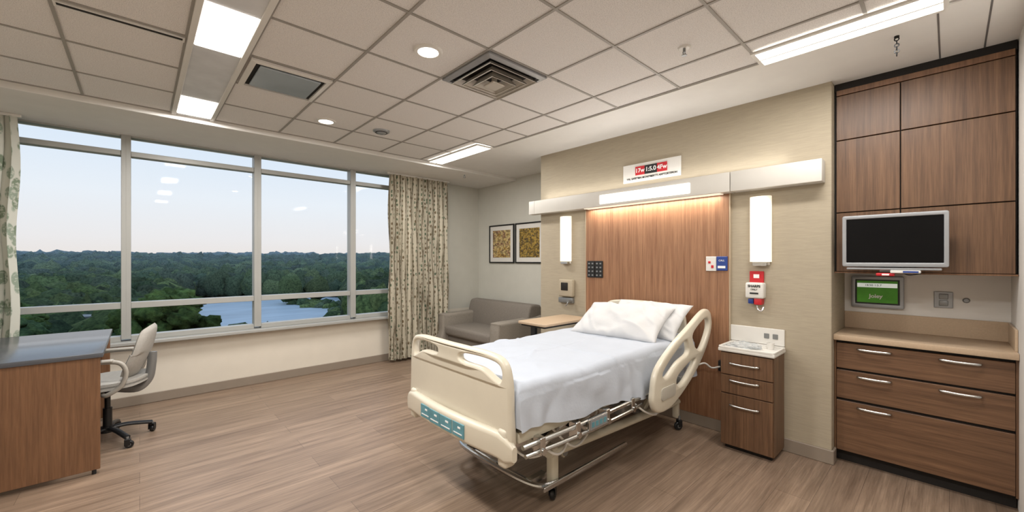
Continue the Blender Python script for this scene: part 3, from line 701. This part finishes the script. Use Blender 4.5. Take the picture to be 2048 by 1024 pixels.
pillow(PM(3.34,1.86,.945,40,-3),.74,.42,.13,'white pillow leaning behind the front pillow',7)

# ------------------------------------------------------------ overbed table
t=thing('overbed_table',(3.15,2.78,0),'overbed table with tan top and black frame','table')
b=B(); b.ext([rrect(2.80,3.52,2.58,2.96,.03)],.026,.006,'XY',at=.845); b.done('tabletop',M_counter,parent=t)
b=B(); b.box(2.83,3.49,2.61,2.93,.812,.832,.003,1); b.done('under_frame',M_black,parent=t)
b=B(); b.box(2.84,2.88,2.75,2.81,.06,.82,.005,1); b.box(2.80,3.35,2.64,2.68,.04,.075,.006,1); b.box(2.80,3.35,2.86,2.90,.04,.075,.006,1); b.box(2.80,2.88,2.64,2.90,.04,.075,.006,1); b.done('column',M_black,parent=t)
for x,y in ((2.82,2.66),(2.82,2.88),(3.33,2.66),(3.33,2.88)): caster(x,y,.018,t,0,.045)

# ------------------------------------------------------------ sofa
t=thing('loveseat',(3.86,4.7,0),'taupe upholstered loveseat in the corner under framed prints','sofa')
b=B(); b.box(3.50,4.22,4.12,5.26,.10,.33,.02,3); b.done('base',M_sofa,parent=t)
b=B(); b.box(3.42,4.02,4.145,5.235,.33,.47,.045,5); b.done('seat_cushion',M_sofa,parent=t)
pr=catmull([(3.98,.34),(3.98,.60),(4.03,.80),(4.10,.835),(4.20,.83),(4.27,.78),(4.29,.5),(4.29,.12),(4.05,.12)],6,True)
b=B(); b.ext([[(p[0],p[1]) for p in pr]],1.40,.03,'XZ',at=4.69); b.done('backrest',M_sofa,parent=t)
for y0,y1 in ((3.95,4.14),(5.24,5.43)):
    pr=catmull([(3.42,.12),(3.40,.40),(3.41,.60),(3.45,.64),(3.8,.645),(4.1,.66),(4.25,.68),(4.28,.60),(4.28,.12)],5,True)
    b=B(); b.ext([[(p[0],p[1]) for p in pr]],y1-y0,.035,'XZ',at=(y0+y1)/2); b.done('arm',M_sofa2,parent=t)
for x in (3.5,4.2):
    for y in (4.02,5.36): B().cyl((x,y,0),(x,y,.13),.018,.025).done('leg',M_dark,parent=t)

# ------------------------------------------------------------ desk
t=thing('desk',(-.8,4.6,0),'walnut desk with dark slate top and open knee space','desk')
b=B(); b.box(-1.55,-.185,3.96,5.27,.80,.832,.004,2); b.done('desktop',M_desktop,parent=t)
b=B(); b.box(-1.54,-.20,3.975,4.0,.03,.80,.002,1); b.box(-1.54,-.20,5.23,5.255,.03,.80,.002,1); b.box(-1.54,-1.515,4.0,5.23,.03,.80,.002,1); b.done('side_panel',M_walnutX,parent=t,split=True)
b=B(); b.box(-1.50,-.75,4.0,5.23,.68,.80); b.done('apron',M_walnut,parent=t,smooth=0)
b=B()
for x in (-1.5,-.23):
    for y in (3.987,5.242): b.cyl((x,y,0),(x,y,.032),.012)
b.done('foot',M_black,parent=t,split=True)

# ------------------------------------------------------------ office chair (built facing -x at origin)
ch=thing('office_chair',(0,0,0),'light grey swivel office chair with loop armrests and black base','chair')
b=B(); tm=bmesh.new(); bmesh.ops.create_cube(tm,size=1); bmesh.ops.subdivide_edges(tm,edges=tm.edges[:],cuts=10,use_grid_fill=True)
for v in tm.verts:
    x,y,z=v.co; rr=max(abs(x),abs(y))*2; l=math.hypot(x,y)*2 or 1; k=.75*rr/l+.25 if l>0 else 1
    X=x*k*.50;Y=y*k*.50; v.co=Vector((X,Y,.485+z*.07+.03*max(0,X*3)**2-.03*max(0,-X*2.6)**2+.02*(abs(Y)*3)**2*(1 if z>0 else .5)-.012*(rr**4)*(1 if z>0 else -1)))
b.merge(tm); b.done('seat',M_chairf,parent=ch,smooth=60)
tm=bmesh.new(); n=20; G={}
for side in (0,1):
    for i in range(n+1):
        for j in range(n+1):
            u=-1+2*i/n; v=-1+2*j/n; w=.21*(1-.18*abs((v+1)/2)**3)*(1-.1*(v<-.6)*((-.6-v)/.4))
            Y=u*w*math.sqrt(1-.28*v*v); zz=.52+.21*(v+1)*math.sqrt(1-.18*u*u)+ .03*u*u*(v<0)
            edge=(1-u**6)*(1-v**6); X=.17+.075*(v+1)/2+.05*((v+1)/2)**2-.05*u*u+(.028 if side else -.028)*edge**.5+.02*math.cos(v*2)
            G[(side,i,j)]=tm.verts.new((X,Y,zz))
    for i in range(n):
        for j in range(n): tm.faces.new((G[(side,i,j)],G[(side,i+1,j)],G[(side,i+1,j+1)],G[(side,i,j+1)]))
bmesh.ops.remove_doubles(tm,verts=tm.verts[:],dist=.002); b=B(); b.merge(tm); b.done('backrest',M_chairf,parent=ch,smooth=60)
b=B(); b.tube([(.05,0,.43),(.18,0,.41),(.25,0,.48),(.27,0,.60),(.275,0,.70)],.02,flat=1.6); b.done('back_support',M_grey,parent=ch)
M_arm=mat('arm_plastic','#aaa59c',.5)
for sgn in (-1,1):
    y=sgn*.26
    b=B(); b.tube([(.02,sgn*.2,.44),(.06,y*.97,.44),(.14,y,.50),(.17,y,.60),(.13,y,.68),(.0,y,.695),(-.10,y,.69)],.014,flat=1.2,seg=12)
    b.box(-.13,.10,y-.026,y+.026,.69,.712,.010,3); b.done('armrest',M_arm,parent=ch)
b=B(); b.cyl((0,0,.10),(0,0,.28),.028); b.cyl((0,0,.28),(0,0,.43),.018); b.box(-.09,.09,-.08,.08,.42,.45,.01,2); b.done('column',M_black,parent=ch)
b=B()
for k in range(5):
    a=2*math.pi*k/5+.35; c,s_=math.cos(a),math.sin(a)
    b.tube([(.02*c,.02*s_,.115),(.12*c,.12*s_,.115),(.27*c,.27*s_,.085)],.022,flat=.7)
b.cyl((0,0,.085),(0,0,.135),.04); b.done('star_base',M_black,parent=ch)
for k in range(5):
    a=2*math.pi*k/5+.35; caster(.27*math.cos(a),.27*math.sin(a),.028,ch,a+1,.09)
ch.location=(-.19,4.60,0); ch.rotation_euler=(0,0,math.radians(-12))

# ------------------------------------------------------------ outdoors
def gh(x,y):
    d=math.hypot(x,y)
    h=-22.0
    if d>320: h+= min((d-320)/350,1)*12
    if d>600: h+= min((d-600)/500,1)*13
    return h+ (2*noise.noise(Vector((x*.008,y*.008,0))) if d>330 else 0) + (7*noise.noise(Vector((x*.004,y*.004,3))) if d>600 else 0)
LX,LY,RX,RY=44,232,42,74
def inlake(x,y):
    a=(x-LX)/RX; c=(y-LY)/RY
    w=.35*math.sin(3*math.atan2(c,a)+1)
    if math.hypot(x-66,(y-222)*.5)<11: return False
    return a*a+c*c<(1+w)
tm=bmesh.new(); na,nd=60,70; R=[]
for j in range(nd+1):
    d=12+1500*(j/nd)**2.0; row=[]
    for i in range(na+1):
        az=math.radians(-40+105*i/na); x,y=d*math.sin(az),d*math.cos(az)+4
        row.append(tm.verts.new((x,y,gh(x,y))))
    R.append(row)
for j in range(nd):
    for i in range(na): tm.faces.new((R[j][i],R[j][i+1],R[j+1][i+1],R[j+1][i]))
b=B(); b.merge(tm); b.done('ground',M_ground,kind='stuff',label='meadow ground sloping to distant hills outside the window',cat='ground',smooth=180)
pts=[]
for k in range(90):
    th=2*math.pi*k/90; w=math.sqrt(1+.35*math.sin(3*th+1)); pts.append((LX+RX*w*math.cos(th),LY+RY*w*math.sin(th)))
b=B(); tm=bmesh.new(); tm.faces.new([tm.verts.new((p[0],p[1],-21.6)) for p in pts]); b.merge(tm)
lk=b.done('lake',M_water,kind='stuff',label='pale still lake among the trees',cat='lake',smooth=0)
def ico(sub):
    t=bmesh.new(); bmesh.ops.create_icosphere(t,subdivisions=sub,radius=1)
    V=np.array([v.co[:] for v in t.verts]); F=np.array([[v.index for v in f.verts] for f in t.faces]); t.free(); return V,F
V2,F2=ico(2); V3,F3=ico(3)
def blobs(items,name,sub,**kw):
    V0,F0=(V3,F3) if sub==3 else (V2,F2); nv=len(V0); N=len(items); rng=np.random.RandomState(3)
    P=np.empty((N,nv,3),'f'); C=np.ones((N,nv,4),'f')
    for i,(x,y,z,r,rz,col) in enumerate(items):
        ph=rng.rand(6)*6.28; d=1+.16*np.sin(V0[:,0]*5+ph[0])*np.sin(V0[:,1]*5+ph[1])+.13*np.sin(V0[:,2]*7+ph[2]+V0[:,0]*6)+.09*rng.randn(nv)
        Q=V0*d[:,None]; P[i,:,0]=x+Q[:,0]*r; P[i,:,1]=y+Q[:,1]*r; P[i,:,2]=z+Q[:,2]*rz
        C[i,:,:3]=col
    me=bpy.data.meshes.new(name); F=(F0[None]+(np.arange(N)*nv)[:,None,None]).reshape(-1,3)
    me.from_pydata(P.reshape(-1,3).tolist(),[],F.tolist()); a=me.color_attributes.new('Col','FLOAT_COLOR','POINT'); a.data.foreach_set('color',C.ravel())
    me.polygons.foreach_set('use_smooth',[True]*len(me.polygons))
    me.materials.append(M_leaf); return me
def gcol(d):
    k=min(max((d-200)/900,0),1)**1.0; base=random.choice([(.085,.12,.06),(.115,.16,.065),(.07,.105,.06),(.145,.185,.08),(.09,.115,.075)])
    v=random.uniform(.7,1.35); hz=(.26,.32,.37)  # haze tint painted into the leaf colour, stronger with distance
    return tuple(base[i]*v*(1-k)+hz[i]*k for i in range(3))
items=[]
for _ in range(6400):
    az=math.radians(random.uniform(-28,42)); d=math.sqrt(random.uniform(95**2,760**2)) if random.random()<.7 else math.sqrt(random.uniform(95**2,330**2))
    x,y=d*math.sin(az),d*math.cos(az)
    if inlake(x,y): continue
    tx=x/y
    if y<LY and .04<tx<.40: continue
    r=random.uniform(3.5,6.5)*(1+d/900); hgt=random.uniform(8,15)
    if y<230 and tx<=.04: hgt=random.uniform(9,13)
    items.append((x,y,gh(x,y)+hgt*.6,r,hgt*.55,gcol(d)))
for _ in range(900):
    az=math.radians(random.uniform(-28,42)); d=random.uniform(800,1300); x,y=d*math.sin(az),d*math.cos(az)
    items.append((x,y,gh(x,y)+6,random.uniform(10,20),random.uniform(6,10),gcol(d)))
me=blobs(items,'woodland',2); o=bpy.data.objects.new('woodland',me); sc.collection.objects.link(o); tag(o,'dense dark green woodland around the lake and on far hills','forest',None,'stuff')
it2=[]
for _ in range(620):
    x=random.uniform(4,100); y=random.uniform(95,LY+10)
    if .04<x/y<.5 and not inlake(x,y): it2.append((x,y,gh(x,y)+.8,random.uniform(2,4.5),random.uniform(1.2,3.0),tuple(c*1.3 for c in gcol(60))))
me=blobs(it2,'shrubs',2); o=bpy.data.objects.new('shrubbery',me); sc.collection.objects.link(o); tag(o,'low green shrubs on the near lake shore','shrubs',None,'stuff')
def make_tree(x,y,top,R,shade,lab):
    z0=gh(x,y); H=top-z0
    t=thing('tree',(x,y,z0),lab,'tree','trees near the building')
    b=B(); b.cyl((x,y,z0),(x,y,z0+H*.6),R*.07,R*.04,10)
    for k in range(5):
        a=k*1.26; b.cyl((x,y,z0+H*.45),(x+R*.5*math.cos(a),y+R*.5*math.sin(a),z0+H*.68),R*.035,R*.015,8)
    b.done('trunk',M_trunk,parent=t)
    its=[]
    for k in range(80):
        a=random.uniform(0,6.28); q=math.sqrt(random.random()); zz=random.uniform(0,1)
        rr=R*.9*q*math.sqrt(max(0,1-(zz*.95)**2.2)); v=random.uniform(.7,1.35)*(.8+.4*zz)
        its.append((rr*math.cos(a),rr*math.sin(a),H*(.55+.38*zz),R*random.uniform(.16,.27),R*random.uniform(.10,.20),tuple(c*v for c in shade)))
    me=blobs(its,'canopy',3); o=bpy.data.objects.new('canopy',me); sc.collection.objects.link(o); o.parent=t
    return t
G1=(.085,.135,.045);G2=(.12,.17,.055);G3=(.065,.105,.05)
specs=[(2.5,68,-1.9,6.5,G1),(-6,62,-6.5,6,G2),(-13,72,-4.5,7,G3),(-4,95,-9,6,G3),(9,60,-6.5,5.5,G1),(17,66,-8.8,6,G1),(26,70,-9.5,6,G3),(-9,48,-6.8,5,G2),(1,45,-6,4.5,G3),(8,46,-6.4,4.6,G2),(14,50,-7.0,4.6,G1),(33,76,-10.5,6,G2),(21,52,-7.8,4.5,G3),(44,84,-9,6,G1),(56,100,-5,8,G3),(29,58,-7.8,4.8,G2),(-16,90,-3,7,G1)]
for i,(x,y,tp,r,s_) in enumerate(specs):
    make_tree(x,y,tp,r,s_,'leafy green broad-crowned tree below the window' if s_ is not G3 else 'dark green broad-crowned tree below the window')
def bld(x,y,w,d,h,lab):
    z=gh(x,y); t=thing('distant_building',(x,y,z),lab,'building')
    B().box(x-w/2,x+w/2,y-d/2,y+d/2,z,z+h,.05,1).done('walls',M_white,parent=t)
    b=B(); b.box(x-w/2-.4,x+w/2+.4,y-d/2-.4,y+d/2+.4,z+h,z+h+.5,.05,1); b.done('roof',M_grey,parent=t)
    b=B()
    for k in range(int(w//3)): b.box(x-w/2+1+k*3,x-w/2+2.4+k*3,y-d/2-.1,y-d/2,z+h-3,z+h-1.2)
    b.done('window',M_black,parent=t,smooth=0,split=True)
bld(-6.3,112,7,6,12.5,'pale building with flat roof rising among trees')
bld(97,318,8,6,14,'small white building by the lake shore')

# ------------------------------------------------------------ world
w=bpy.data.worlds.new('World'); sc.world=w; w.use_nodes=True; n=w.node_tree; bg=n.nodes['Background']
tc=n.nodes.new('ShaderNodeTexCoord'); sp=n.nodes.new('ShaderNodeSeparateXYZ'); n.links.new(tc.outputs['Generated'],sp.inputs[0])
col=ramp(n,sp.outputs['Z'],[(0.0,lin('#e0d8d2')),(.04,lin('#e2dfde')),(.12,lin('#e0e5ea')),(.30,lin('#c6d9ec')),(1,lin('#95b6de'))])
n.links.new(col,bg.inputs['Color']); bg.inputs['Strength'].default_value=1.15

# ------------------------------------------------------------ camera
cam=bpy.data.cameras.new('Camera'); co=bpy.data.objects.new('Camera',cam); sc.collection.objects.link(co)
co.location=(0,0,1.47); co.rotation_euler=(math.radians(90),0,math.radians(-42.7))
cam.sensor_width=36; cam.lens=36*807/2048; cam.shift_y=8/2048; cam.clip_start=.02; cam.clip_end=3000
sc.camera=co
